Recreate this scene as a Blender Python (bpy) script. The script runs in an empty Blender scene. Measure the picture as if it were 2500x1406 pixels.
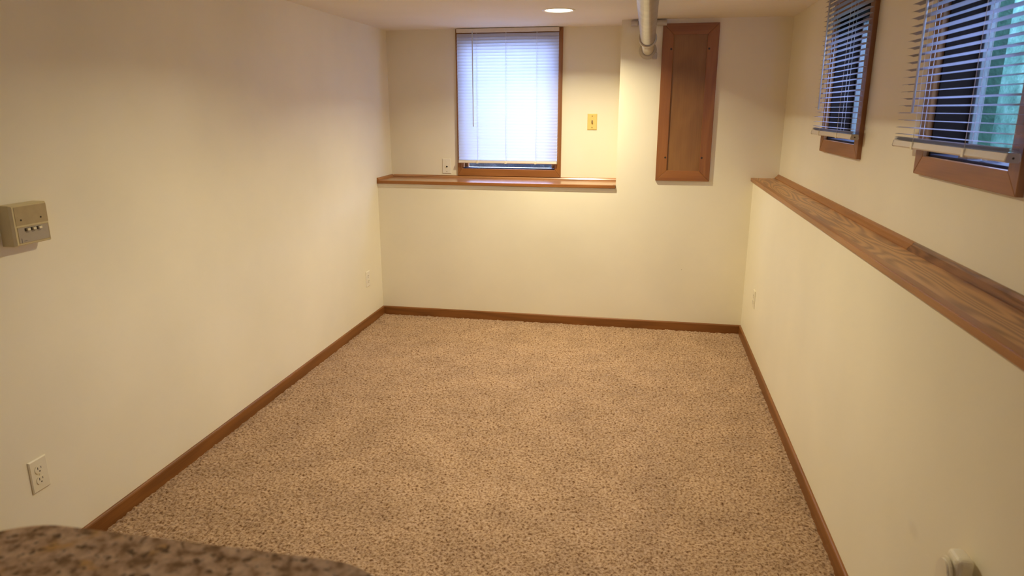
import bpy, bmesh, math, random
import numpy as np
from mathutils import Matrix, Vector

random.seed(7)
scene = bpy.context.scene
COL = scene.collection

# ------------------------------------------------------------------ camera
F_PX, PITCH, YAW, ROLL = 1679.24, 0.2536, 0.1888, 0.0006
cam_data = bpy.data.cameras.new('camera')
cam = bpy.data.objects.new('camera', cam_data)
COL.objects.link(cam)
fw = Vector((-math.sin(YAW) * math.cos(PITCH), math.cos(YAW) * math.cos(PITCH), -math.sin(PITCH)))
rt = Vector((math.cos(YAW), math.sin(YAW), 0))
up = rt.cross(fw)
rt, up = rt * math.cos(ROLL) + up * math.sin(ROLL), -rt * math.sin(ROLL) + up * math.cos(ROLL)
m = Matrix.Identity(4)
for i in range(3):
    m[i][0], m[i][1], m[i][2] = rt[i], up[i], -fw[i]
m[0][3], m[1][3], m[2][3] = 1.9686, 0.0, 1.5535
cam.matrix_world = m
cam_data.sensor_width = 36.0
cam_data.lens = F_PX / 2500 * 36.0
cam_data.clip_start = 0.02
cam_data.dof.use_dof = True
cam_data.dof.focus_distance = 4.3
cam_data.dof.aperture_fstop = 5.0
scene.camera = cam

# ------------------------------------------------------------------ world / light / exposure
world = bpy.data.worlds.new('sky')
scene.world = world
world.use_nodes = True
bg = world.node_tree.nodes['Background']
bg.inputs['Color'].default_value = (0.41, 0.53, 1.0, 1)
bg.inputs['Strength'].default_value = 24.0
LAMP_COLOR = (1.0, 0.88, 0.59)
LAMP_POWER = 21.5
LAMP_POWER_NEAR = 19.0
scene.view_settings.view_transform = 'Standard'
scene.view_settings.look = 'None'
scene.view_settings.exposure = 0.0
scene.view_settings.gamma = 1.0
scene.view_settings.use_curve_mapping = False
scene.cycles.max_bounces = 14
scene.cycles.diffuse_bounces = 7
scene.cycles.transparent_max_bounces = 24

# ------------------------------------------------------------------ room dimensions (metres)
W, D, B, XR, H = 2.693, 4.917, 5.229, 2.855, 2.13
H1, H2, HB = 1.04, 1.107, 0.064       # back ledge top, right ledge top, baseboard height
YF = -1.6                             # wall behind the camera
XB = 1.772                            # edge of the bump-out on the back wall
WALL_T = 0.17

# ------------------------------------------------------------------ helpers
def link(o, parent=None):
    COL.objects.link(o)
    if parent is not None:
        o.parent = parent
    return o

def tag(o, label=None, cat=None, group=None, kind=None):
    if label: o['label'] = label
    if cat: o['category'] = cat
    if group: o['group'] = group
    if kind: o['kind'] = kind
    return o

def empty(name, loc=(0, 0, 0), rz=0.0, **kw):
    o = bpy.data.objects.new(name, None)
    o.empty_display_size = 0.05
    o.location = loc
    o.rotation_euler = (0, 0, rz)
    link(o)
    return tag(o, **kw)

def mesh_obj(name, bm, mat, parent=None, smooth=False):
    me = bpy.data.meshes.new(name)
    bmesh.ops.recalc_face_normals(bm, faces=bm.faces)
    bm.to_mesh(me)
    bm.free()
    if smooth:
        for p in me.polygons:
            p.use_smooth = True
    if mat: me.materials.append(mat)
    return link(bpy.data.objects.new(name, me), parent)

def add_box(bm, x0, x1, y0, y1, z0, z1, bevel=0.0, seg=2):
    vs = [bm.verts.new((x, y, z)) for x in (x0, x1) for y in (y0, y1) for z in (z0, z1)]
    fs = [(0, 1, 3, 2), (4, 6, 7, 5), (0, 4, 5, 1), (2, 3, 7, 6), (0, 2, 6, 4), (1, 5, 7, 3)]
    faces = [bm.faces.new([vs[i] for i in f]) for f in fs]
    if bevel > 0:
        es = list({e for f in faces for e in f.edges})
        bmesh.ops.bevel(bm, geom=es, offset=bevel, segments=seg, affect='EDGES', profile=0.5)

def box(name, x0, x1, y0, y1, z0, z1, mat, parent=None, bevel=0.0, seg=2):
    bm = bmesh.new()
    add_box(bm, x0, x1, y0, y1, z0, z1, bevel, seg)
    return mesh_obj(name, bm, mat, parent)

def add_prism(bm, pts, axis, a0, a1):
    """polygon pts (2D) extruded along axis: 'x' pts=(y,z), 'y' pts=(x,z), 'z' pts=(x,y)"""
    def mk(p, a):
        return {'x': (a, p[0], p[1]), 'y': (p[0], a, p[1]), 'z': (p[0], p[1], a)}[axis]
    v0 = [bm.verts.new(mk(p, a0)) for p in pts]
    v1 = [bm.verts.new(mk(p, a1)) for p in pts]
    n = len(pts)
    bm.faces.new(v0)
    bm.faces.new(v1[::-1])
    for i in range(n):
        bm.faces.new((v0[i], v0[(i + 1) % n], v1[(i + 1) % n], v1[i]))

def prism(name, pts, axis, a0, a1, mat, parent=None, smooth=False):
    bm = bmesh.new()
    add_prism(bm, pts, axis, a0, a1)
    return mesh_obj(name, bm, mat, parent, smooth)

def add_lathe(bm, prof, axis, c, n=32, close=True):
    """prof: list of (along, radius) about axis through c"""
    rings = []
    for a, r in prof:
        ring = []
        for k in range(n):
            t = 2 * math.pi * k / n
            u, v = r * math.cos(t), r * math.sin(t)
            if axis == 'x': co = (c[0] + a, c[1] + u, c[2] + v)
            elif axis == 'y': co = (c[0] + u, c[1] + a, c[2] + v)
            else: co = (c[0] + u, c[1] + v, c[2] + a)
            ring.append(bm.verts.new(co))
        rings.append(ring)
    for A, Bq in zip(rings, rings[1:]):
        for k in range(n):
            bm.faces.new((A[k], A[(k + 1) % n], Bq[(k + 1) % n], Bq[k]))
    if close:
        bm.faces.new(rings[0])
        bm.faces.new(rings[-1][::-1])

def lathe(name, prof, axis, c, mat, parent=None, n=32, close=True, smooth=True):
    bm = bmesh.new()
    add_lathe(bm, prof, axis, c, n, close)
    o = mesh_obj(name, bm, mat, parent, smooth)
    if smooth:
        for p in o.data.polygons:
            if len(p.vertices) > 4: p.use_smooth = False
    return o

def add_tube(bm, pts, r, n=6):
    pts = [Vector(p) for p in pts]
    rings = []
    for i, p in enumerate(pts):
        d = (pts[min(i + 1, len(pts) - 1)] - pts[max(i - 1, 0)]).normalized()
        a = d.orthogonal().normalized() if i == 0 else (rings_a - d * rings_a.dot(d)).normalized()
        rings_a = a
        b = d.cross(a)
        rings.append([bm.verts.new(p + r * (a * math.cos(2 * math.pi * k / n) + b * math.sin(2 * math.pi * k / n))) for k in range(n)])
    for A, Bq in zip(rings, rings[1:]):
        for k in range(n):
            bm.faces.new((A[k], A[(k + 1) % n], Bq[(k + 1) % n], Bq[k]))
    bm.faces.new(rings[0]); bm.faces.new(rings[-1][::-1])

def tube(name, pts, r, mat, parent=None, n=6):
    bm = bmesh.new()
    add_tube(bm, pts, r, n)
    return mesh_obj(name, bm, mat, parent, True)

# ------------------------------------------------------------------ materials
def new_mat(name):
    mt = bpy.data.materials.new(name)
    mt.use_nodes = True
    nt = mt.node_tree
    return mt, nt, nt.nodes['Principled BSDF']

def N(nt, typ, **kw):
    n = nt.nodes.new(typ)
    for k, v in kw.items():
        if k in n.inputs: n.inputs[k].default_value = v
        else: setattr(n, k, v)
    return n

def coords(nt, scale=(1, 1, 1), rot=(0, 0, 0), loc=(0, 0, 0)):
    tc = nt.nodes.new('ShaderNodeTexCoord')
    mp = nt.nodes.new('ShaderNodeMapping')
    mp.inputs['Scale'].default_value = scale
    mp.inputs['Rotation'].default_value = rot
    mp.inputs['Location'].default_value = loc
    nt.links.new(tc.outputs['Object'], mp.inputs['Vector'])
    return mp.outputs['Vector']

def ramp(nt, stops, fac, interp='LINEAR'):
    r = nt.nodes.new('ShaderNodeValToRGB')
    r.color_ramp.interpolation = interp
    els = r.color_ramp.elements
    while len(els) < len(stops): els.new(0.5)
    for e, (p, c) in zip(els, stops):
        e.position = p
        e.color = (c[0], c[1], c[2], 1)
    nt.links.new(fac, r.inputs['Fac'])
    return r.outputs['Color']

def bump(nt, bsdf, height, strength=0.2, dist=0.01):
    b = nt.nodes.new('ShaderNodeBump')
    b.inputs['Strength'].default_value = strength
    b.inputs['Distance'].default_value = dist
    nt.links.new(height, b.inputs['Height'])
    nt.links.new(b.outputs['Normal'], bsdf.inputs['Normal'])

def paint(name, col, rough=0.6, bump_scale=260, bump_str=0.06, var=0.04, spots=()):
    mt, nt, bs = new_mat(name)
    v = coords(nt)
    n1 = N(nt, 'ShaderNodeTexNoise', Scale=1.7, Detail=3.0)
    nt.links.new(v, n1.inputs['Vector'])
    c = ramp(nt, [(0.3, [x * (1 - var) for x in col]), (0.7, [min(1, x * (1 + var)) for x in col])], n1.outputs['Fac'])
    for (p, r, sc) in spots:                      # small stains with their own outline
        tc = nt.nodes.new('ShaderNodeTexCoord')
        d = N(nt, 'ShaderNodeVectorMath', operation='DISTANCE')
        d.inputs[1].default_value = p
        nt.links.new(tc.outputs['Object'], d.inputs[0])
        mr = N(nt, 'ShaderNodeMapRange')
        mr.inputs['From Min'].default_value = r * 0.45
        mr.inputs['From Max'].default_value = r
        mr.inputs['To Min'].default_value = sc
        mr.inputs['To Max'].default_value = 0.0
        nt.links.new(d.outputs['Value'], mr.inputs['Value'])
        mx = N(nt, 'ShaderNodeMix', data_type='RGBA')
        mx.inputs[7].default_value = (0.25, 0.2, 0.15, 1)
        nt.links.new(mr.outputs['Result'], mx.inputs[0])
        nt.links.new(c, mx.inputs[6])
        c = mx.outputs[2]
    nt.links.new(c, bs.inputs['Base Color'])
    bs.inputs['Roughness'].default_value = rough
    n2 = N(nt, 'ShaderNodeTexNoise', Scale=bump_scale, Detail=2.0)
    nt.links.new(v, n2.inputs['Vector'])
    bump(nt, bs, n2.outputs['Fac'], bump_str, 0.002)
    return mt

def plain(name, col, rough=0.5, metal=0.0, var=0.06, scale=40):
    mt, nt, bs = new_mat(name)
    v = coords(nt)
    n1 = N(nt, 'ShaderNodeTexNoise', Scale=float(scale), Detail=2.0)
    nt.links.new(v, n1.inputs['Vector'])
    c = ramp(nt, [(0.3, [x * (1 - var) for x in col]), (0.7, [min(1, x * (1 + var)) for x in col])], n1.outputs['Fac'])
    nt.links.new(c, bs.inputs['Base Color'])
    bs.inputs['Roughness'].default_value = rough
    bs.inputs['Metallic'].default_value = metal
    return mt

def wood(name, axis, dark, light, rough=0.4, rings=9.0, figure=2.2, stretch=0.10, coat=0.0, contrast=1.0):
    """oak: contour lines of a stretched noise make straight to cathedral grain"""
    mt, nt, bs = new_mat(name)
    sc = [1.0, 1.0, 1.0]
    sc['xyz'.index(axis)] = stretch
    v = coords(nt, scale=sc)
    n1 = N(nt, 'ShaderNodeTexNoise', Scale=figure * 4, Detail=1.5, Roughness=0.45)
    nt.links.new(v, n1.inputs['Vector'])
    mu = N(nt, 'ShaderNodeMath', operation='MULTIPLY'); mu.inputs[1].default_value = rings * 6.283
    nt.links.new(n1.outputs['Fac'], mu.inputs[0])
    si = N(nt, 'ShaderNodeMath', operation='SINE'); nt.links.new(mu.outputs[0], si.inputs[0])
    ma = N(nt, 'ShaderNodeMath', operation='MULTIPLY_ADD'); ma.inputs[1].default_value = 0.5; ma.inputs[2].default_value = 0.5
    nt.links.new(si.outputs[0], ma.inputs[0])
    sc2 = [160.0, 160.0, 160.0]; sc2['xyz'.index(axis)] = 5.0
    v2 = coords(nt, scale=sc2)
    n2 = N(nt, 'ShaderNodeTexNoise', Scale=1.0, Detail=3.0)
    nt.links.new(v2, n2.inputs['Vector'])
    mix = N(nt, 'ShaderNodeMath', operation='MULTIPLY_ADD'); mix.inputs[1].default_value = 0.55 * contrast
    nt.links.new(ma.outputs[0], mix.inputs[0])
    half = N(nt, 'ShaderNodeMath', operation='MULTIPLY'); half.inputs[1].default_value = 0.6
    nt.links.new(n2.outputs['Fac'], half.inputs[0])
    nt.links.new(half.outputs[0], mix.inputs[2])
    mid = [(a + b) / 2 for a, b in zip(dark, light)]
    c = ramp(nt, [(0.1, dark), (0.45, mid), (0.85, light)], mix.outputs[0])
    nt.links.new(c, bs.inputs['Base Color'])
    bs.inputs['Roughness'].default_value = rough
    bs.inputs['Coat Weight'].default_value = coat
    bs.inputs['Coat Roughness'].default_value = 0.18
    bump(nt, bs, mix.outputs[0], 0.08, 0.001)
    return mt

WALL_COL = (0.84, 0.79, 0.635)
M = {}
M['wall'] = paint('cream_wall_paint', WALL_COL, 0.55, spots=[((W, 1.712, 0.504), 0.024, 0.05), ((W, 1.728, 0.505), 0.026, 0.06), ((W, 1.746, 0.503), 0.024, 0.05), ((2.258, D, 0.452), 0.004, 0.5)])
M['ceiling'] = paint('ceiling_paint', (0.80, 0.75, 0.66), 0.8, 120, 0.25)
M['trim_wood_x'] = wood('stained_oak_x', 'x', (0.15, 0.052, 0.009), (0.27, 0.103, 0.022), 0.42, rings=5, contrast=0.6)
M['trim_wood_y'] = wood('stained_oak_y', 'y', (0.15, 0.052, 0.009), (0.27, 0.103, 0.022), 0.42, rings=5, contrast=0.6)
M['trim_wood_z'] = wood('stained_oak_z', 'z', (0.20, 0.072, 0.015), (0.34, 0.135, 0.031), 0.42, rings=5, contrast=0.6)
M['case_wood_x'] = wood('casing_oak_x', 'x', (0.21, 0.074, 0.015), (0.35, 0.138, 0.031), 0.42, rings=5, contrast=0.6)
M['ledge_x'] = wood('ledge_oak_x', 'x', (0.21, 0.085, 0.028), (0.44, 0.21, 0.085), 0.28, rings=7, coat=0.9)
M['ledge_y'] = wood('ledge_oak_y', 'y', (0.20, 0.080, 0.023), (0.56, 0.28, 0.10), 0.36, rings=15, figure=2.4, coat=0.1, contrast=1.05)
M['mould_y'] = wood('moulding_oak_y', 'y', (0.24, 0.092, 0.024), (0.44, 0.19, 0.055), 0.36, rings=4, contrast=0.5)
M['mould_dark'] = wood('moulding_dark_oak', 'y', (0.10, 0.040, 0.018), (0.27, 0.125, 0.055), 0.30, rings=12, figure=4, coat=0.3)
M['ply'] = wood('plywood_panel', 'z', (0.21, 0.098, 0.025), (0.31, 0.15, 0.042), 0.45, rings=3, stretch=0.35, contrast=0.5)
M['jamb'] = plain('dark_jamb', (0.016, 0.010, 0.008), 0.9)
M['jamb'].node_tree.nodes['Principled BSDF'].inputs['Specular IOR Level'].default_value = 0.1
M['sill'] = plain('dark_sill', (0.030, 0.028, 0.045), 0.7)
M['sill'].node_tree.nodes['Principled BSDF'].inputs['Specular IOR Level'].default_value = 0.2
M['wand'] = plain('clear_wand_plastic', (0.66, 0.68, 0.72), 0.3, var=0.02)
M['white_plate'] = plain('white_plastic', (0.82, 0.78, 0.68), 0.35, var=0.02)
M['cream_plate'] = plain('cream_plastic', (0.78, 0.73, 0.58), 0.4, var=0.02)
M['yellow_plate'] = plain('yellow_plastic', (0.80, 0.60, 0.20), 0.35, var=0.03)
M['slot'] = plain('dark_slot', (0.02, 0.015, 0.01), 0.7)
M['brown_plastic'] = plain('brown_plastic', (0.16, 0.09, 0.02), 0.4)
M['screw_gold'] = plain('brass_screw', (0.45, 0.30, 0.07), 0.35, 0.7)
M['screw_dark'] = plain('dark_screw', (0.03, 0.016, 0.01), 0.5)
M['pipe'] = plain('grey_painted_pipe', (0.50, 0.47, 0.42), 0.30, 0.55, var=0.12, scale=14)
M['pipe_fit'] = plain('grey_pipe_fitting', (0.52, 0.48, 0.42), 0.42, 0.25, var=0.08, scale=20)
M['vinyl'] = plain('grey_vinyl', (0.16, 0.17, 0.17), 0.4, var=0.02)
M['rail'] = plain('blind_rail_enamel', (0.72, 0.67, 0.60), 0.35, var=0.02)
M['clip'] = plain('cream_clip', (0.80, 0.74, 0.58), 0.4, var=0.02)
M['cord'] = plain('white_cord', (0.85, 0.84, 0.82), 0.7, var=0.02)
M['cap'] = plain('rail_end_cap', (0.40, 0.34, 0.27), 0.45, var=0.04)
M['box_cream'] = plain('aged_cream_plastic', (0.62, 0.53, 0.30), 0.42, var=0.03)
M['box_beige'] = plain('beige_metal_plate', (0.42, 0.33, 0.18), 0.5, var=0.05)
M['box_grey'] = plain('grey_label_plate', (0.40, 0.35, 0.28), 0.45, var=0.03)
M['ink'] = plain('grey_ink', (0.10, 0.09, 0.10), 0.6)
M['toggle'] = plain('ivory_toggle', (0.80, 0.74, 0.55), 0.4)
M['fixture'] = plain('white_enamel', (0.85, 0.82, 0.78), 0.35, var=0.02)
M['fresh'] = plain('cream_freshener_plastic', (0.78, 0.73, 0.60), 0.35, var=0.02)
M['subfloor'] = plain('subfloor_board', (0.30, 0.24, 0.17), 0.9)
M['block'] = plain('brown_wood_block', (0.25, 0.12, 0.045), 0.5)

def granite():
    mt, nt, bs = new_mat('brown_granite')
    v = coords(nt)
    n1 = N(nt, 'ShaderNodeTexNoise', Scale=55.0, Detail=5.0, Roughness=0.65)
    nt.links.new(v, n1.inputs['Vector'])
    c1 = ramp(nt, [(0.36, (0.24, 0.135, 0.062)), (0.47, (0.55, 0.36, 0.20)), (0.56, (0.72, 0.52, 0.32)), (0.66, (0.86, 0.66, 0.44))], n1.outputs['Fac'])
    n2 = N(nt, 'ShaderNodeTexNoise', Scale=22.0, Detail=2.0)
    nt.links.new(v, n2.inputs['Vector'])
    f2 = ramp(nt, [(0.60, (0, 0, 0)), (0.72, (1, 1, 1))], n2.outputs['Fac'])
    m1 = N(nt, 'ShaderNodeMix', data_type='RGBA'); m1.inputs[7].default_value = (0.72, 0.43, 0.15, 1)
    nt.links.new(f2, m1.inputs[0]); nt.links.new(c1, m1.inputs[6])
    n3 = N(nt, 'ShaderNodeTexNoise', Scale=85.0, Detail=2.0)
    nt.links.new(v, n3.inputs['Vector'])
    f3 = ramp(nt, [(0.35, (1, 1, 1)), (0.43, (0, 0, 0))], n3.outputs['Fac'])
    m2 = N(nt, 'ShaderNodeMix', data_type='RGBA'); m2.inputs[7].default_value = (0.15, 0.085, 0.045, 1)
    nt.links.new(f3, m2.inputs[0]); nt.links.new(m1.outputs[2], m2.inputs[6])
    nt.links.new(m2.outputs[2], bs.inputs['Base Color'])
    bs.inputs['Roughness'].default_value = 0.35
    return mt
M['granite'] = granite()

def carpet_mat():
    mt, nt, bs = new_mat('flecked_shaded_carpet')
    v = coords(nt)
    n1 = N(nt, 'ShaderNodeTexNoise', Scale=95.0, Detail=3.0, Roughness=0.6)
    nt.links.new(v, n1.inputs['Vector'])
    c1 = ramp(nt, [(0.31, (0.12, 0.055, 0.022)), (0.43, (0.305, 0.185, 0.106)), (0.55, (0.455, 0.31, 0.20)), (0.75, (0.57, 0.41, 0.28))], n1.outputs['Fac'])  # darkest stops: brown yarn flecks plus painted shade in the gaps between tufts
    n3 = N(nt, 'ShaderNodeTexNoise', Scale=5.0, Detail=3.0)          # trodden and brushed patches of pile
    nt.links.new(v, n3.inputs['Vector'])
    c3 = ramp(nt, [(0.32, (0.86, 0.85, 0.85)), (0.66, (1.06, 1.06, 1.06))], n3.outputs['Fac'])
    mm = N(nt, 'ShaderNodeMix', data_type='RGBA', blend_type='MULTIPLY'); mm.inputs[0].default_value = 1.0
    nt.links.new(c1, mm.inputs[6]); nt.links.new(c3, mm.inputs[7])
    nt.links.new(mm.outputs[2], bs.inputs['Base Color'])
    bs.inputs['Roughness'].default_value = 1.0
    bs.inputs['Specular IOR Level'].default_value = 0.05
    bs.inputs['Sheen Weight'].default_value = 0.15
    n4 = N(nt, 'ShaderNodeTexNoise', Scale=420.0, Detail=2.0)
    nt.links.new(v, n4.inputs['Vector'])
    bump(nt, bs, n4.outputs['Fac'], 0.5, 0.002)
    return mt
M['carpet'] = carpet_mat()

def concrete(name, c0, c1, c2, sc=9.0):
    mt, nt, bs = new_mat(name)
    v = coords(nt)
    n1 = N(nt, 'ShaderNodeTexNoise', Scale=sc, Detail=6.0, Roughness=0.7)
    nt.links.new(v, n1.inputs['Vector'])
    nt.links.new(ramp(nt, [(0.3, c0), (0.5, c1), (0.72, c2)], n1.outputs['Fac']), bs.inputs['Base Color'])
    bs.inputs['Roughness'].default_value = 0.9
    n2 = N(nt, 'ShaderNodeTexNoise', Scale=60.0, Detail=4.0)
    nt.links.new(v, n2.inputs['Vector'])
    bump(nt, bs, n2.outputs['Fac'], 0.6, 0.01)
    return mt
M['well_green'] = concrete('mossy_concrete', (0.025, 0.075, 0.05), (0.065, 0.16, 0.115), (0.15, 0.27, 0.22))
M['jamb_daylit'] = plain('daylit_outer_jamb', (0.22, 0.34, 0.30), 0.7)  # daylight put into the colour: outer jamb made pale for a bright strip
M['jamb_shaded'] = concrete('shaded_outer_jamb', (0.008, 0.03, 0.015), (0.015, 0.06, 0.03), (0.04, 0.10, 0.06), 20.0)  # shade put into the colour: outer jamb made dark green to look unlit
M['well_dark'] = concrete('darkened_concrete', (0.008, 0.008, 0.010), (0.015, 0.015, 0.018), (0.05, 0.05, 0.055), 14.0)  # near-black colour stands in for a dim well seen under the back blind

def slat_mat(name, col, tcol, trans):
    mt = bpy.data.materials.new(name); mt.use_nodes = True
    nt = mt.node_tree
    for n in list(nt.nodes): nt.nodes.remove(n)
    out = nt.nodes.new('ShaderNodeOutputMaterial')
    v = coords(nt)
    n1 = N(nt, 'ShaderNodeTexNoise', Scale=20.0, Detail=2.0)
    nt.links.new(v, n1.inputs['Vector'])
    c = ramp(nt, [(0.3, [x * 0.97 for x in col]), (0.7, col)], n1.outputs['Fac'])
    d = nt.nodes.new('ShaderNodeBsdfDiffuse'); nt.links.new(c, d.inputs['Color'])
    t = nt.nodes.new('ShaderNodeBsdfTranslucent'); t.inputs['Color'].default_value = (*tcol, 1)
    mx = nt.nodes.new('ShaderNodeMixShader'); mx.inputs[0].default_value = trans
    nt.links.new(d.outputs[0], mx.inputs[1]); nt.links.new(t.outputs[0], mx.inputs[2])
    g = nt.nodes.new('ShaderNodeBsdfGlossy'); g.inputs['Roughness'].default_value = 0.35
    m2 = nt.nodes.new('ShaderNodeMixShader'); m2.inputs[0].default_value = 0.04
    nt.links.new(mx.outputs[0], m2.inputs[1]); nt.links.new(g.outputs[0], m2.inputs[2])
    nt.links.new(m2.outputs[0], out.inputs['Surface'])
    return mt
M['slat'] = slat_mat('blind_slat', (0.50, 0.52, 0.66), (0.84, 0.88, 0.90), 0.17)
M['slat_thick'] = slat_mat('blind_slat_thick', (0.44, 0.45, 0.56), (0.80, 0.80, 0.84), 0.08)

def glass_mat():
    mt = bpy.data.materials.new('window_glass'); mt.use_nodes = True
    nt = mt.node_tree
    for n in list(nt.nodes): nt.nodes.remove(n)
    out = nt.nodes.new('ShaderNodeOutputMaterial')
    tr = nt.nodes.new('ShaderNodeBsdfTransparent'); tr.inputs['Color'].default_value = (0.93, 0.96, 0.95, 1)
    gl = nt.nodes.new('ShaderNodeBsdfGlossy'); gl.inputs['Roughness'].default_value = 0.02
    lw = nt.nodes.new('ShaderNodeLayerWeight'); lw.inputs['Blend'].default_value = 0.5
    pw = N(nt, 'ShaderNodeMath', operation='POWER'); pw.inputs[1].default_value = 5.0
    nt.links.new(lw.outputs['Facing'], pw.inputs[0])
    fr = N(nt, 'ShaderNodeMath', operation='MULTIPLY_ADD'); fr.inputs[1].default_value = 0.9; fr.inputs[2].default_value = 0.04
    nt.links.new(pw.outputs[0], fr.inputs[0])
    mx = nt.nodes.new('ShaderNodeMixShader')
    nt.links.new(fr.outputs[0], mx.inputs[0])
    nt.links.new(tr.outputs[0], mx.inputs[1]); nt.links.new(gl.outputs[0], mx.inputs[2])
    nt.links.new(mx.outputs[0], out.inputs['Surface'])
    return mt
M['glass'] = glass_mat()

def emit_mat(name, col, s):
    mt = bpy.data.materials.new(name); mt.use_nodes = True
    nt = mt.node_tree
    for n in list(nt.nodes): nt.nodes.remove(n)
    out = nt.nodes.new('ShaderNodeOutputMaterial')
    e = nt.nodes.new('ShaderNodeEmission')
    e.inputs['Color'].default_value = (*col, 1); e.inputs['Strength'].default_value = s
    nt.links.new(e.outputs[0], out.inputs['Surface'])
    return mt
M['lamp_glow'] = emit_mat('lit_lamp_lens', LAMP_COLOR, 12.0)

# ------------------------------------------------------------------ structure
def wall_with_holes(name, axis, t0, t1, a0, a1, z0, z1, holes, extra=()):
    """wall slab between t0..t1 on its thickness axis, a along, with rectangular holes; extra boxes join it"""
    bm = bmesh.new()
    def put(p0, p1, q0, q1):
        if p1 - p0 < 1e-5 or q1 - q0 < 1e-5: return
        if axis == 'x': add_box(bm, t0, t1, p0, p1, q0, q1)
        else: add_box(bm, p0, p1, t0, t1, q0, q1)
    cur = a0
    for (h0, h1, b0, b1) in sorted(holes):
        put(cur, h0, z0, z1)
        put(h0, h1, z0, b0)
        put(h0, h1, b1, z1)
        cur = h1
    put(cur, a1, z0, z1)
    for e in extra: add_box(bm, *e)
    return tag(mesh_obj(name, bm, M['wall']), kind='structure')

WIN = {   # outer casing along-axis range (world), outer z range, opening range, opening z
    1: dict(o=(0.545, 1.345), oz=(1.059, 2.128), h=(0.578, 1.302), hz=(1.113, 2.06)),
    2: dict(o=(3.15, 3.805), oz=(1.352, 2.045), h=(3.21, 3.745), hz=(1.410, 1.985)),
    3: dict(o=(1.835, 2.50), oz=(1.352, 2.045), h=(1.892, 2.44), hz=(1.410, 1.985)),
}
tag(box('wall_left', -0.15, 0.0, YF - 0.15, B + WALL_T, -0.12, H + 0.12, M['wall']), kind='structure')
wall_with_holes('wall_back', 'y', B, B + WALL_T, 0.0, XB, -0.12, H,
                [(*WIN[1]['h'], *WIN[1]['hz'])],
                extra=[(0.0, XB, D, B, -0.12, H1 - 0.022), (XB, XR + WALL_T, D, B + WALL_T, -0.12, H)])
wall_with_holes('wall_right', 'x', XR, XR + WALL_T, YF - 0.15, D, -0.12, H,
                [(*WIN[2]['h'], *WIN[2]['hz']), (*WIN[3]['h'], *WIN[3]['hz'])],
                extra=[(W, XR, YF - 0.15, D, -0.12, H2 - 0.022)])
tag(box('wall_front', 0.0, W, YF - 0.15, YF, -0.12, H, M['wall']), kind='structure')
tag(box('ceiling', 0.0, XR + WALL_T, YF - 0.15, B + WALL_T, H, H + 0.12, M['ceiling']), kind='structure')
tag(box('floor', 0.0, W, YF, D, -0.12, -0.012, M['subfloor']), kind='structure')

def baseboard(name, x0, x1, y0, y1, face):
    # rounded top edge toward the room
    t = 0.012
    pr = [(0, 0), (t, 0), (t, HB - 0.008), (t - 0.002, HB - 0.003), (t - 0.006, HB), (0, HB)]
    if face == '+x': o = prism(name, [(x0 + a, z - 0.012 * (z == 0)) for a, z in pr], 'y', y0, y1, M['trim_wood_y'])
    elif face == '-x': o = prism(name, [(x1 - a, z - 0.012 * (z == 0)) for a, z in pr], 'y', y0, y1, M['trim_wood_y'])
    else: o = prism(name, [(y1 - a, z - 0.012 * (z == 0)) for a, z in pr], 'x', x0, x1, M['trim_wood_x'])
    return tag(o, kind='structure')
baseboard('baseboard_left', 0.0, 0.012, YF, D, '+x')
baseboard('baseboard_back', 0.012, W - 0.012, D - 0.012, D, '-y')
baseboard('baseboard_right', W - 0.012, W, YF, D, '-x')
# thin painted strip under the back ledge
tag(box('trim_1', 0.0, XB - 0.004, D - 0.005, D, H1 - 0.047, H1 - 0.022, M['wall'], bevel=0.001), kind='structure')

# window units ------------------------------------------------------
def mitred_frame(parent, name, x0, x1, z0, z1, wl, wr, wb, wt, y0, y1, mats):
    """four boards, mitred, in the local xz plane"""
    ix0, ix1, iz0, iz1 = x0 + wl, x1 - wr, z0 + wb, z1 - wt
    g = 0.0004
    quads = [([(x0, z0 + g), (ix0, iz0 + g), (ix0, iz1 - g), (x0, z1 - g)], mats[1]),
             ([(x1, z0 + g), (x1, z1 - g), (ix1, iz1 - g), (ix1, iz0 + g)], mats[1]),
             ([(x0 + g, z0), (x1 - g, z0), (ix1 - g, iz0), (ix0 + g, iz0)], mats[0]),
             ([(x0 + g, z1), (ix0 + g, iz1), (ix1 - g, iz1), (x1 - g, z1)], mats[0])]
    for pts, mt in quads:
        bm = bmesh.new()
        add_prism(bm, pts, 'y', y0, y1)
        bmesh.ops.bevel(bm, geom=[e for e in bm.edges if all(abs(v.co.y - y0) < 1e-6 for v in e.verts)], offset=0.0015, segments=1, affect='EDGES')
        mesh_obj(name, bm, mt, parent)

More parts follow.
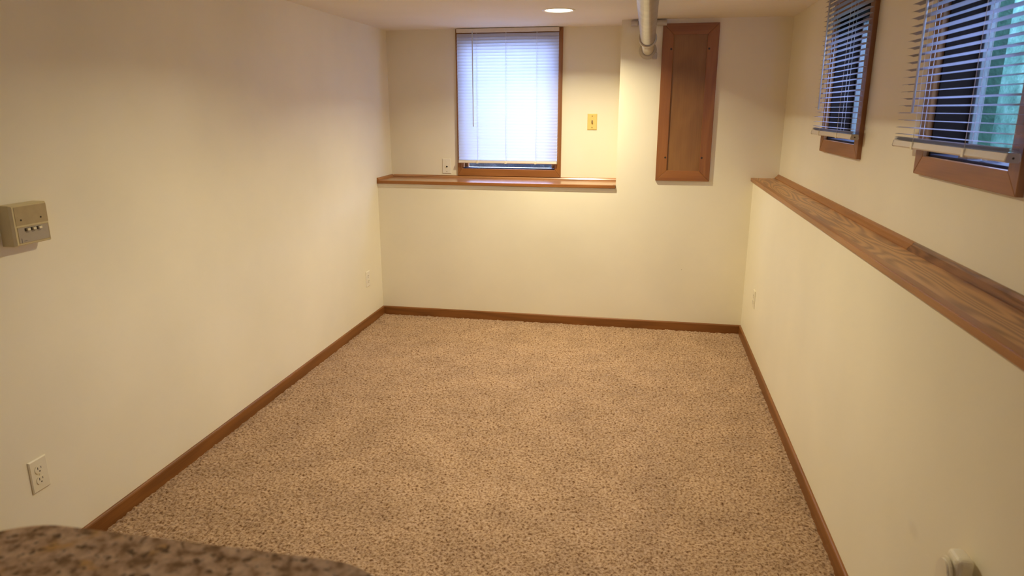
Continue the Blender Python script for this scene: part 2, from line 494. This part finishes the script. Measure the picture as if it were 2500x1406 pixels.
def window_unit(n, base, rz, flip, wmat, jmat, jd=0.098, smat=None, fb=0.026, ft=0.026, fwid=0.026, omat=None):
    smat = smat or M['vinyl']
    w = WIN[n]
    def loc(a):                     # world along-axis -> local x
        return -(a - base[1]) if flip else a - base[0]
    xs = sorted((loc(w['o'][0]), loc(w['o'][1]))); hs = sorted((loc(w['h'][0]), loc(w['h'][1])))
    z0, z1 = w['oz']; a0, a1 = w['hz']
    root = empty('window_%d' % n, base, rz, kind='structure')
    mitred_frame(root, 'casing_board', xs[0], xs[1], z0, z1, hs[0] - xs[0], xs[1] - hs[1], a0 - z0, z1 - a1, -0.018, 0.0, wmat)
    j = 0.010
    for (p, q, r, s) in ((hs[0], hs[0] + j, a0, a1), (hs[1] - j, hs[1], a0, a1)):
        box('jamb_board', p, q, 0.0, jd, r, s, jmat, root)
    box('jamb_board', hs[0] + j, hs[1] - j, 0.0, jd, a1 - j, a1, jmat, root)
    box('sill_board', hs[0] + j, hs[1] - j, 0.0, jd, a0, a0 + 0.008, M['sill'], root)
    if omat:
        for p, q in ((hs[0], hs[0] + 0.004), (hs[1] - 0.004, hs[1])):
            box('outer_jamb', p, q, jd + 0.022, WALL_T, a0, a1, omat, root)
    sash = empty('sash', (0, 0, 0)); sash.parent = root
    mitred_frame(sash, 'sash_rail', hs[0], hs[1], a0, a1, fwid, fwid, fb, ft, jd, jd + 0.022, (smat, smat))
    box('pane', hs[0] + fwid, hs[1] - fwid, jd + 0.010, jd + 0.014, a0 + fb, a1 - ft, M['glass'], root)
    return root
window_unit(1, (0.945, B, 0.0), 0.0, False, (M['case_wood_x'], M['trim_wood_z']), M['trim_wood_z'], jd=0.05, smat=M['trim_wood_z'], fb=0.004, ft=0.05, fwid=0.036)
window_unit(2, (XR, 3.4775, 0.0), -math.pi / 2, True, (M['case_wood_x'], M['trim_wood_z']), M['jamb'], omat=M['jamb_daylit'])
window_unit(3, (XR, 2.1675, 0.0), -math.pi / 2, True, (M['case_wood_x'], M['trim_wood_z']), M['jamb'], omat=M['jamb_shaded'])

# window wells outside, open to the sky
def well(name, x0, x1, y0, y1, z0, z1, skip, mat, t=0.10):
    bm = bmesh.new()
    add_box(bm, x0, x1, y0, y1, z0 - t, z0)
    if skip != 'x0': add_box(bm, x0 - t, x0, y0 - t, y1 + t, z0 - t, z1)
    add_box(bm, x1, x1 + t, y0 - t, y1 + t, z0 - t, z1)
    if skip != 'y0': add_box(bm, x0, x1, y0 - t, y0, z0 - t, z1)
    add_box(bm, x0, x1, y1, y1 + t, z0 - t, z1)
    return tag(mesh_obj(name, bm, mat), kind='structure')
well('window_well_back', 0.15, 1.75, B + WALL_T, B + WALL_T + 1.0, 0.85, 1.30, 'y0', M['well_dark'])
well('window_well_right', XR + WALL_T, XR + WALL_T + 0.95, 1.2, 4.7, 1.15, 2.20, 'x0', M['well_green'])

# ------------------------------------------------------------------ carpet (pile nobody could count)
def carpet():
    rng = np.random.default_rng(3)
    def grid(x0, x1, y0, y1, st):
        nx, ny = int((x1 - x0) / st) + 1, int((y1 - y0) / st) + 1
        xs = np.linspace(x0, x1, nx); ys = np.linspace(y0, y1, ny)
        h = rng.standard_normal((ny, nx))
        def blur(a, k):
            for ax in (0, 1):
                a = sum(np.roll(a, s, ax) * wgt for s, wgt in k)
            return a
        k1 = ((-1, .25), (0, .5), (1, .25))
        f1 = blur(h, k1); f1 /= f1.std()
        f2 = rng.standard_normal((ny, nx))
        for _ in range(4): f2 = blur(f2, k1)
        f2 /= f2.std()
        z = np.clip(f1 * 0.0013 + f2 * 0.0015, -0.006, 0.005)
        jx = rng.uniform(-.35, .35, (ny, nx)) * st; jy = rng.uniform(-.35, .35, (ny, nx)) * st
        jx[:, 0] = jx[:, -1] = 0; jy[0] = jy[-1] = 0
        X, Y = np.meshgrid(xs, ys)
        co = np.stack([X + jx, Y + jy, z], -1).reshape(-1, 3)
        i = np.arange(ny * nx).reshape(ny, nx)
        q = np.stack([i[:-1, :-1], i[:-1, 1:], i[1:, 1:], i[1:, :-1]], -1).reshape(-1, 4)
        return co, q
    c1, q1 = grid(0.0, W, 1.25, D, 0.0042)
    c2, q2 = grid(0.0, W, YF, 1.25, 0.03)
    co = np.concatenate([c1, c2]); q = np.concatenate([q1, q2 + len(c1)])
    me = bpy.data.meshes.new('carpet')
    me.vertices.add(len(co)); me.vertices.foreach_set('co', co.astype(np.float32).ravel())
    me.loops.add(q.size); me.loops.foreach_set('vertex_index', q.astype(np.int32).ravel())
    me.polygons.add(len(q)); me.polygons.foreach_set('loop_start', (np.arange(len(q)) * 4).astype(np.int32))
    me.polygons.foreach_set('use_smooth', np.ones(len(q), dtype=bool))
    me.update(calc_edges=True)
    me.materials.append(M['carpet'])
    o = link(bpy.data.objects.new('carpet', me))
    tag(o, 'beige cut pile carpet with dark brown flecks and painted tuft shade covering the floor', 'carpet', kind='stuff')
carpet()

# ------------------------------------------------------------------ ledges
def quarter(cx, cz, r, sx, n=6):
    pts = [(cx, cz)]
    for k in range(n + 1):
        t = math.pi / 2 * k / n
        pts.append((cx + sx * r * math.cos(t), cz + r * math.sin(t)))
    return pts

led = empty('window_ledge', (0, 0, 0), label='glossy oak ledge under the lit back window, edged with rounded moulding', cat='ledge')
bm = bmesh.new(); add_box(bm, 0.0, XB - 0.001, D - 0.010, B, H1 - 0.022, H1, 0.002)
mesh_obj('board', bm, M['ledge_x'], led)
box('nosing', 0.0, XB - 0.001, D - 0.0175, D + 0.006, H1 - 0.0225, H1 + 0.0006, M['case_wood_x'], led, bevel=0.003)
prism('back_moulding', [(B, H1), (B - 0.018, H1), (B - 0.018, H1 + 0.006), (B - 0.013, H1 + 0.015), (B - 0.006, H1 + 0.020), (B, H1 + 0.020)], 'x', 0.018, XB - 0.001, M['ledge_x'], led)
prism('side_moulding', quarter(0.0, H1, 0.02, 1), 'y', D - 0.012, B, M['mould_y'], led)
lathe('knot_hole', [(0.0, 0.010), (0.0012, 0.010)], 'z', (XB - 0.012, D + 0.012, H1 - 0.0002), M['slot'], led, n=16)

led2 = empty('window_ledge', (0, 0, 0), label='long oak ledge with wavy grain along the right wall under two windows', cat='ledge')
bm = bmesh.new(); add_box(bm, W - 0.010, XR, YF, D, H2 - 0.022, H2, 0.002)
mesh_obj('board', bm, M['ledge_y'], led2)
box('nosing', W - 0.0175, W + 0.010, YF, D, H2 - 0.0225, H2 + 0.0006, M['mould_y'], led2, bevel=0.003)
mp = [(XR, H2), (XR - 0.026, H2), (XR - 0.026, H2 + 0.004), (XR - 0.020, H2 + 0.011), (XR - 0.012, H2 + 0.017), (XR - 0.008, H2 + 0.024), (XR - 0.003, H2 + 0.026), (XR, H2 + 0.026)]
prism('moulding', mp, 'y', 2.434, D, M['mould_y'], led2)
prism('moulding', mp, 'y', YF, 2.432, M['mould_dark'], led2)['label'] = 'darker swirling grain moulding piece'

# ------------------------------------------------------------------ ceiling lamps
def recessed_light(x, y, power, spread, label):
    root = empty('recessed_light', (x, y, H), label=label, cat='ceiling light')
    lathe('trim_ring', [(0.0, 0.100), (-0.004, 0.098), (-0.006, 0.092), (-0.003, 0.082), (0.0, 0.080)], 'z', (0, 0, 0), M['fixture'], root, n=40, close=False)
    lathe('lens', [(-0.0015, 0.0805), (-0.0035, 0.072), (-0.0045, 0.04), (-0.0048, 0.002)], 'z', (0, 0, 0), M['lamp_glow'], root, n=40)
    ld = bpy.data.lights.new('bulb', 'AREA')
    ld.shape = 'DISK'; ld.size = 0.05
    ld.energy = power; ld.color = LAMP_COLOR
    ld.spread = math.radians(spread)
    lo = bpy.data.objects.new('bulb', ld)
    lo.location = (0, 0, -0.008)
    link(lo, root)
    return root
recessed_light(1.417, 4.368, LAMP_POWER, 142, 'bright round recessed ceiling light in front of the back window')
recessed_light(1.417, 2.52, LAMP_POWER_NEAR, 150, 'round recessed ceiling light above the middle of the room')

# ------------------------------------------------------------------ pipes
PX, PZ = 1.950, 1.937
pipe = empty('drain_pipe', (PX, D, PZ), label='grey pipe running below the ceiling into the back wall', cat='pipe')
lathe('pipe', [(YF - D, 0.040), (4.16 - D, 0.040)], 'y', (0, 0, 0), M['pipe'], pipe, n=40)
lathe('coupling', [(4.08 - D, 0.041), (4.08 - D, 0.048), (4.085 - D, 0.050), (4.12 - D, 0.050), (4.125 - D, 0.046), (4.20 - D, 0.044), (4.205 - D, 0.036)], 'y', (0, 0, 0), M['pipe_fit'], pipe, n=40, close=False)
lathe('neck', [(4.18 - D, 0.037), (-0.001, 0.037)], 'y', (0, 0, 0), M['pipe_fit'], pipe, n=40)
lathe('wall_flange', [(-0.030, 0.0375), (-0.032, 0.045), (-0.018, 0.055), (-0.004, 0.058), (-0.0005, 0.058)], 'y', (0, 0, 0), M['pipe_fit'], pipe, n=40, close=False)
lathe('flange_collar', [(-0.075, 0.0375), (-0.077, 0.047), (-0.050, 0.049), (-0.046, 0.0375)], 'y', (0, 0, 0), M['pipe_fit'], pipe, n=40, close=False)
bm = bmesh.new(); add_box(bm, 0.030, 0.062, -0.022, -0.0008, -0.058, -0.014, 0.005, 3)
mesh_obj('cleanout_tab', bm, M['pipe_fit'], pipe)
# pipe hangers on the unseen run keep the pipe under the ceiling
for yy in (2.6, 0.6):
    box('hanger_strap', -0.010, 0.010, yy - D - 0.010, yy - D + 0.010, 0.039, H - PZ - 0.0005, M['pipe_fit'], pipe)

stub = empty('pipe_stub', (1.95, D, 2.106), label='thin grey capped pipe crossing behind the big pipe at ceiling', cat='pipe')
lathe('pipe', [(-0.105, 0.0135), (0.105, 0.0135)], 'x', (0, -0.022, 0), M['pipe_fit'], stub, n=24)
lathe('end_cap', [(-0.116, 0.014), (-0.115, 0.0175), (-0.079, 0.0175), (-0.077, 0.0195), (-0.073, 0.0195), (-0.072, 0.014)], 'x', (0, -0.022, 0), M['pipe_fit'], stub, n=24)
lathe('coupling', [(0.050, 0.014), (0.051, 0.019), (0.113, 0.019), (0.115, 0.0172)], 'x', (0, -0.022, 0), M['pipe_fit'], stub, n=24)

# ------------------------------------------------------------------ wooden access panel on the back wall
ap = empty('access_panel', (2.222, D, 1.079), label='tall narrow wooden access panel screwed to the back wall', cat='wall panel')
mitred_frame(ap, 'frame_board', -0.180, 0.180, 0.0, 1.022, 0.072, 0.072, 0.070, 0.070, -0.017, -0.0005, (M['case_wood_x'], M['trim_wood_z']))
box('panel', -0.109, 0.109, -0.0085, -0.001, 0.069, 0.953, M['ply'], ap)
for sx in (-1, 1):
    for sz in (0.158, 0.862):
        lathe('screw', [(-0.0180, 0.0064), (-0.0168, 0.0070)], 'y', (sx * 0.121, 0, sz), M['screw_dark'], ap, n=12)

# ------------------------------------------------------------------ wall plates
def plate_on(name, loc, rz, mat, **kw):
    """local: x right, -y toward the room, plate centred on the origin"""
    r = empty(name, loc, rz, **kw)
    bm = bmesh.new()
    v0 = [(-0.035, -0.0575), (0.035, -0.0575), (0.035, 0.0575), (-0.035, 0.0575)]
    v1 = [(x * 0.90, z * 0.94) for x, z in v0]
    a = [bm.verts.new((x, -0.0002, z)) for x, z in v0]
    b = [bm.verts.new((x, -0.003, z)) for x, z in v0]
    c = [bm.verts.new((x, -0.006, z)) for x, z in v1]
    bm.faces.new(a)
    for p, q in ((a, b), (b, c)):
        for i in range(4): bm.faces.new((p[i], p[(i + 1) % 4], q[(i + 1) % 4], q[i]))
    bm.faces.new(c[::-1])
    mesh_obj('plate', bm, mat, r)
    return r

def outlet(loc, rz, label, mat):
    r = plate_on('wall_outlet', loc, rz, mat, label=label, cat='outlet', group='duplex wall outlets')
    for sz in (0.0195, -0.0195):
        pts = []
        for k in range(24):
            t = 2 * math.pi * k / 24
            pts.append((0.0172 * math.cos(t), sz + max(-0.0135, min(0.0135, 0.0172 * math.sin(t)))))
        s = prism('socket', pts, 'y', -0.0078, -0.0058, mat, r)
        box('slot', -0.0078, -0.0052, -0.0081, -0.0076, sz + 0.0005, sz + 0.0090, M['slot'], s)
        box('slot', 0.0052, 0.0074, -0.0081, -0.0076, sz + 0.0015, sz + 0.0085, M['slot'], s)
        lathe('slot', [(-0.0081, 0.0026), (-0.0076, 0.0026)], 'y', (0, 0, sz - 0.0068), M['slot'], s, n=12)
    lathe('screw', [(-0.0072, 0.0028), (-0.0058, 0.0034)], 'y', (0, 0, 0), mat, r, n=12)
    return r
LEFT, RIGHT = math.pi / 2, -math.pi / 2
outlet((0, 1.759, 0.358), LEFT, 'cream duplex outlet on the left wall nearest the granite counter', M['cream_plate'])
outlet((0, 4.636, 0.347), LEFT, 'white duplex outlet low on the left wall near the back corner', M['white_plate'])
outlet((W, 4.443, 0.386), RIGHT, 'cream duplex outlet low on the right wall near the back corner', M['cream_plate'])

jk = plate_on('jack_plate', (0.4525, B, 1.129), 0, M['white_plate'], label='white cable jack plate on the back wall left of the window', cat='wall plate')
lathe('jack', [(-0.0095, 0.0055), (-0.0058, 0.0070)], 'y', (0.002, 0, -0.004), M['slot'], jk, n=16)
lathe('screw', [(-0.0072, 0.0026), (-0.0058, 0.0030)], 'y', (0.001, 0, -0.042), M['screw_dark'], jk, n=10)
lathe('screw', [(-0.0072, 0.0026), (-0.0058, 0.0030)], 'y', (0.001, 0, 0.042), M['white_plate'], jk, n=10)
sw = plate_on('light_switch', (1.570, B, 1.467), 0, M['yellow_plate'], label='yellow toggle light switch on the back wall beside the window', cat='light switch')
for sz in (0.041, -0.041):
    lathe('screw', [(-0.0074, 0.0036), (-0.0058, 0.0042)], 'y', (0, 0, sz), M['screw_gold'], sw, n=12)
bm = bmesh.new()
add_prism(bm, [(-0.0058, 0.010), (-0.0075, 0.011), (-0.0175, -0.006), (-0.0165, -0.010), (-0.0058, -0.001)], 'x', -0.0045, 0.0045)
mesh_obj('toggle', bm, M['brown_plastic'], sw)

# ------------------------------------------------------------------ wall box with slide switches
ic = empty('control_box', (0, 1.8535, 1.200), LEFT, label='aged cream control box with three slide switches on the left wall', cat='control box')
w2, h2, dep = 0.066, 0.063, 0.050
bm = bmesh.new()
base = [(-w2 - 0.002, -h2 - 0.001), (w2 + 0.002, -h2 - 0.001), (w2 + 0.002, h2 + 0.001), (-w2 - 0.002, h2 + 0.001)]
mid = base
frt = [(-w2 + 0.004, -h2 + 0.003), (w2 - 0.002, -h2 + 0.003), (w2 - 0.002, h2 - 0.003), (-w2 + 0.004, h2 - 0.003)]
lv = [[bm.verts.new((x, y, z)) for x, z in P] for P, y in ((base, -0.0005), (mid, -dep + 0.007), (frt, -dep))]
bm.faces.new(lv[0]); bm.faces.new(lv[2][::-1])
for p, q in zip(lv, lv[1:]):
    for i in range(4): bm.faces.new((p[i], p[(i + 1) % 4], q[(i + 1) % 4], q[i]))
mesh_obj('housing', bm, M['box_cream'], ic)
gr = box('upper_plate', -0.056, 0.0635, -dep - 0.0012, -dep - 0.0001, 0.000, 0.0585, M['box_beige'], ic)
gr['label'] = 'darker beige upper cover plate'
for sx in (-0.037, 0.037):
    lathe('screw', [(-dep - 0.0024, 0.0026), (-dep - 0.0011, 0.0032)], 'y', (sx, 0, 0.0165), M['screw_dark'], gr, n=10)
lp = box('switch_plate', -0.0545, 0.0615, -dep - 0.0008, -dep - 0.0001, -0.0565, -0.0055, M['box_grey'], ic)
for bx0, bx1, bz0, bz1 in ((-0.0545, 0.0615, -0.0565, -0.0545), (-0.0545, 0.0615, -0.0075, -0.0055), (-0.0545, -0.0530, -0.0545, -0.0075), (0.0600, 0.0615, -0.0545, -0.0075)):
    box('border_line', bx0, bx1, -dep - 0.0012, -dep - 0.0007, bz0, bz1, M['box_beige'], lp)
for sx in (-0.020, 0.002, 0.024):
    s = box('slide_switch', sx - 0.0095, sx + 0.0085, -dep - 0.0014, -dep - 0.0006, -0.0205, -0.0105, M['slot'], ic)
    box('slider', sx - 0.004, sx + 0.0075, -dep - 0.0075, -dep - 0.0010, -0.0188, -0.0115, M['toggle'], s, bevel=0.001)
    # printed legend under the switch, too small to read in the photo
    for k in range(4):
        box('legend_mark', sx - 0.006 + k * 0.0033, sx - 0.0038 + k * 0.0033, -dep - 0.0010, -dep - 0.0007, -0.0250, -0.0236, M['ink'], lp)
def text_obj(name, body, size, loc, parent, mat):
    cu = bpy.data.curves.new(name, 'FONT'); cu.body = body; cu.size = size; cu.extrude = 0.0002
    tmp = bpy.data.objects.new(name, cu); COL.objects.link(tmp)
    dg = bpy.context.evaluated_depsgraph_get()
    me = bpy.data.meshes.new_from_object(tmp.evaluated_get(dg))
    bpy.data.objects.remove(tmp)
    me.materials.clear(); me.materials.append(mat)
    o = link(bpy.data.objects.new(name, me), parent)
    o.location = loc; o.rotation_euler = (math.pi / 2, 0, 0)
    return o
text_obj('logo', 'J', 0.016, (-0.047, -dep - 0.0011, -0.0515), lp, M['ink'])
box('logo_line', -0.038, -0.026, -dep - 0.0010, -dep - 0.0007, -0.0505, -0.0492, M['ink'], lp)

# ------------------------------------------------------------------ plug-in freshener at the lower right
o4 = outlet((W, 1.428, 0.490), RIGHT, 'outlet behind the plug-in air freshener on the right wall', M['cream_plate'])
fr = empty('air_freshener', (W, 1.424, 0.482), RIGHT, label='cream plug-in air freshener at the bottom of the right wall', cat='air freshener')
bm = bmesh.new(); add_box(bm, -0.028, 0.028, -0.046, -0.0085, 0.005, 0.162, 0.013, 4)
mesh_obj('body', bm, M['fresh'], fr)
pts = []
for k in range(13):
    t = math.pi * k / 12
    pts.append((0.028 * math.cos(t), 0.120 + 0.030 * math.sin(t)))
pts += [(-0.028, 0.02), (0.028, 0.02)]
bm = bmesh.new(); add_prism(bm, pts, 'y', -0.060, -0.050)
bmesh.ops.bevel(bm, geom=[e for e in bm.edges if all(abs(v.co.y + 0.060) < 1e-6 for v in e.verts)], offset=0.005, segments=2, affect='EDGES')
mesh_obj('front_shell', bm, M['fresh'], fr)
box('vent_neck', -0.014, 0.014, -0.0505, -0.044, 0.05, 0.125, M['box_beige'], fr)

# ------------------------------------------------------------------ bar counter in the foreground
ct = empty('bar_countertop', (0, 0, 0), label='brown speckled granite bar top with rounded corners in the foreground', cat='countertop')
def rounded_rect(x0, x1, y0, y1, r, n=14):
    pts = []
    for cx, cy, a in ((x1 - r, y1 - r, 0), (x0 + r, y1 - r, 90)):
        for k in range(n + 1):
            t = math.radians(a + 90 * k / n)
            pts.append((cx + r * math.cos(t), cy + r * math.sin(t)))
    return pts + [(x0, y0), (x1, y0)]
bm = bmesh.new(); add_prism(bm, rounded_rect(1.20, 1.752, -1.2, 0.613, 0.105), 'z', 1.040, 1.070)
bmesh.ops.bevel(bm, geom=[e for e in bm.edges if abs(e.verts[0].co.z - e.verts[1].co.z) < 1e-6], offset=0.006, segments=3, affect='EDGES')
mesh_obj('slab', bm, M['granite'], ct)
tag(box('wall_knee', 1.40, 1.55, -1.2, 0.42, -0.012, 1.0399, M['wall']), kind='structure')

# ------------------------------------------------------------------ blinds
def slat_mesh(length, width=0.025, crown=0.0022, n=4):
    me = bpy.data.meshes.new('slat')
    vs, fs = [], []
    for i in range(n + 1):
        s = i / n * 2 - 1
        for x in (-length / 2, length / 2):
            vs.append((x, s * width / 2, crown * (1 - s * s)))
    for i in range(n):
        fs.append((2 * i, 2 * i + 1, 2 * i + 3, 2 * i + 2))
    me.from_pydata(vs, [], fs)
    for p in me.polygons: p.use_smooth = True
    return me

def blind(loc, rz, length, z_top, z_rail, pitch, tilt, jitter, stations, wand_x, wand_z, slat_m, label, stack=3, centre_y=0.0):
    root = empty('mini_blind', loc, rz, label=label, cat='blind', group='white mini blinds')
    hr = box('head_rail', -length / 2, length / 2, -0.016, 0.012, z_top - 0.028, z_top, M['rail'], root, bevel=0.002)
    me = slat_mesh(length); me.materials.append(slat_m)
    z = z_rail + 0.030 + stack * 0.0035
    first = z
    rnd = random.Random(int(length * 1000) + len(label))
    while z < z_top - 0.034:
        o = bpy.data.objects.new('slat', me)
        o.location = (rnd.uniform(-1, 1) * jitter * 0.02, 0, z)
        o.rotation_euler = (tilt + rnd.uniform(-1, 1) * jitter, rnd.uniform(-1, 1) * jitter * 0.012, 0)
        link(o, root)
        z += pitch
    for k in range(stack):
        o = bpy.data.objects.new('slat', me)
        o.location = (rnd.uniform(-.002, .002), 0, z_rail + 0.0235 + k * 0.0035)
        o.rotation_euler = (rnd.uniform(-.03, .03), 0, 0)
        link(o, root)
    # bottom rail: trapezoid section with end caps
    sec = [(-0.016, 0.004), (-0.012, 0.0), (0.012, 0.0), (0.016, 0.004), (0.0125, 0.021), (-0.0125, 0.021)]
    rail = prism('bottom_rail', [(y, z_rail + zz) for y, zz in sec], 'x', -length / 2 + 0.003, length / 2 - 0.003, M['rail'], root)
    for s in (-1, 1):
        c = prism('end_cap', [(y * 1.04, z_rail - 0.0006 + zz * 1.04) for y, zz in sec], 'x', s * (length / 2 - 0.004), s * (length / 2 + 0.001), M['cap'], rail)
        lathe('hole', [(s * (length / 2 + 0.0012), 0.0028), (s * (length / 2 + 0.0008), 0.0028)], 'x', (0, 0, z_rail + 0.010), M['slot'], rail, n=10)
    for sx in stations:
        cl = box('cord_clip', sx - 0.008, sx + 0.008, -0.0185, 0.0185, z_rail - 0.002, z_rail + 0.020, M['clip'], root, bevel=0.002)
        for yy in (-0.0132, 0.0132):
            tube('ladder_cord', [(sx, yy * (math.cos(tilt) * 0.98 + 0.06), z_rail + 0.02), (sx, yy * (math.cos(tilt) * 0.98 + 0.06), z_top - 0.028)], 0.0007, M['cord'], root, n=5)
        tube('lift_cord', [(sx + 0.006, 0, z_rail + 0.01), (sx + 0.006, 0, z_top - 0.028)], 0.0008, M['cord'], root, n=5)
    tube('tilt_wand', [(wand_x, -0.024, z_top - 0.02), (wand_x, -0.024, wand_z)], 0.0042, M['wand'], root, n=6)
    return root

blind((0.940, B - 0.036, 0), 0.0, 0.758, 2.126, 1.158, 0.0222, math.radians(75), 0.015,
      (-0.232, -0.012, 0.217), -0.256, 1.43, M['slat'],
      'closed white mini blind glowing with daylight over the back window', stack=1)
blind((XR - 0.045, 3.47, 0), RIGHT, 0.722, 2.10, 1.434, 0.0225, math.radians(-4), 0.10,
      (-0.20, 0.13), -0.222, 1.555, M['slat_thick'],
      'open white mini blind on the farther window of the right wall', stack=3)
blind((XR - 0.052, 2.19, 0), RIGHT, 0.775, 2.10, 1.435, 0.0225, math.radians(-4), 0.10,
      (-0.21, 0.16), -0.222, 1.545, M['slat_thick'],
      'open white mini blind on the nearest window of the right wall', stack=3)

# small things on the sill of the nearest window
wd = prism('wood_wedge', [(2.865, 1.4182), (2.90, 1.4182), (2.90, 1.436), (2.872, 1.444)], 'y', 2.19, 2.25, M['block'])
tag(wd, 'small brown wooden wedge on the sill of the nearest right window', 'wedge')
bm = bmesh.new()
add_tube(bm, [(2.885 + 0.018 * math.cos(t * 0.7), 2.09 + 0.035 * math.sin(t * 0.7), 1.4212 + 0.0006 * t) for t in range(26)], 0.0028, 6)
tag(mesh_obj('coiled_cord', bm, M['cord'], smooth=True), 'pale coiled blind cord lying on the nearest window sill', 'cord')
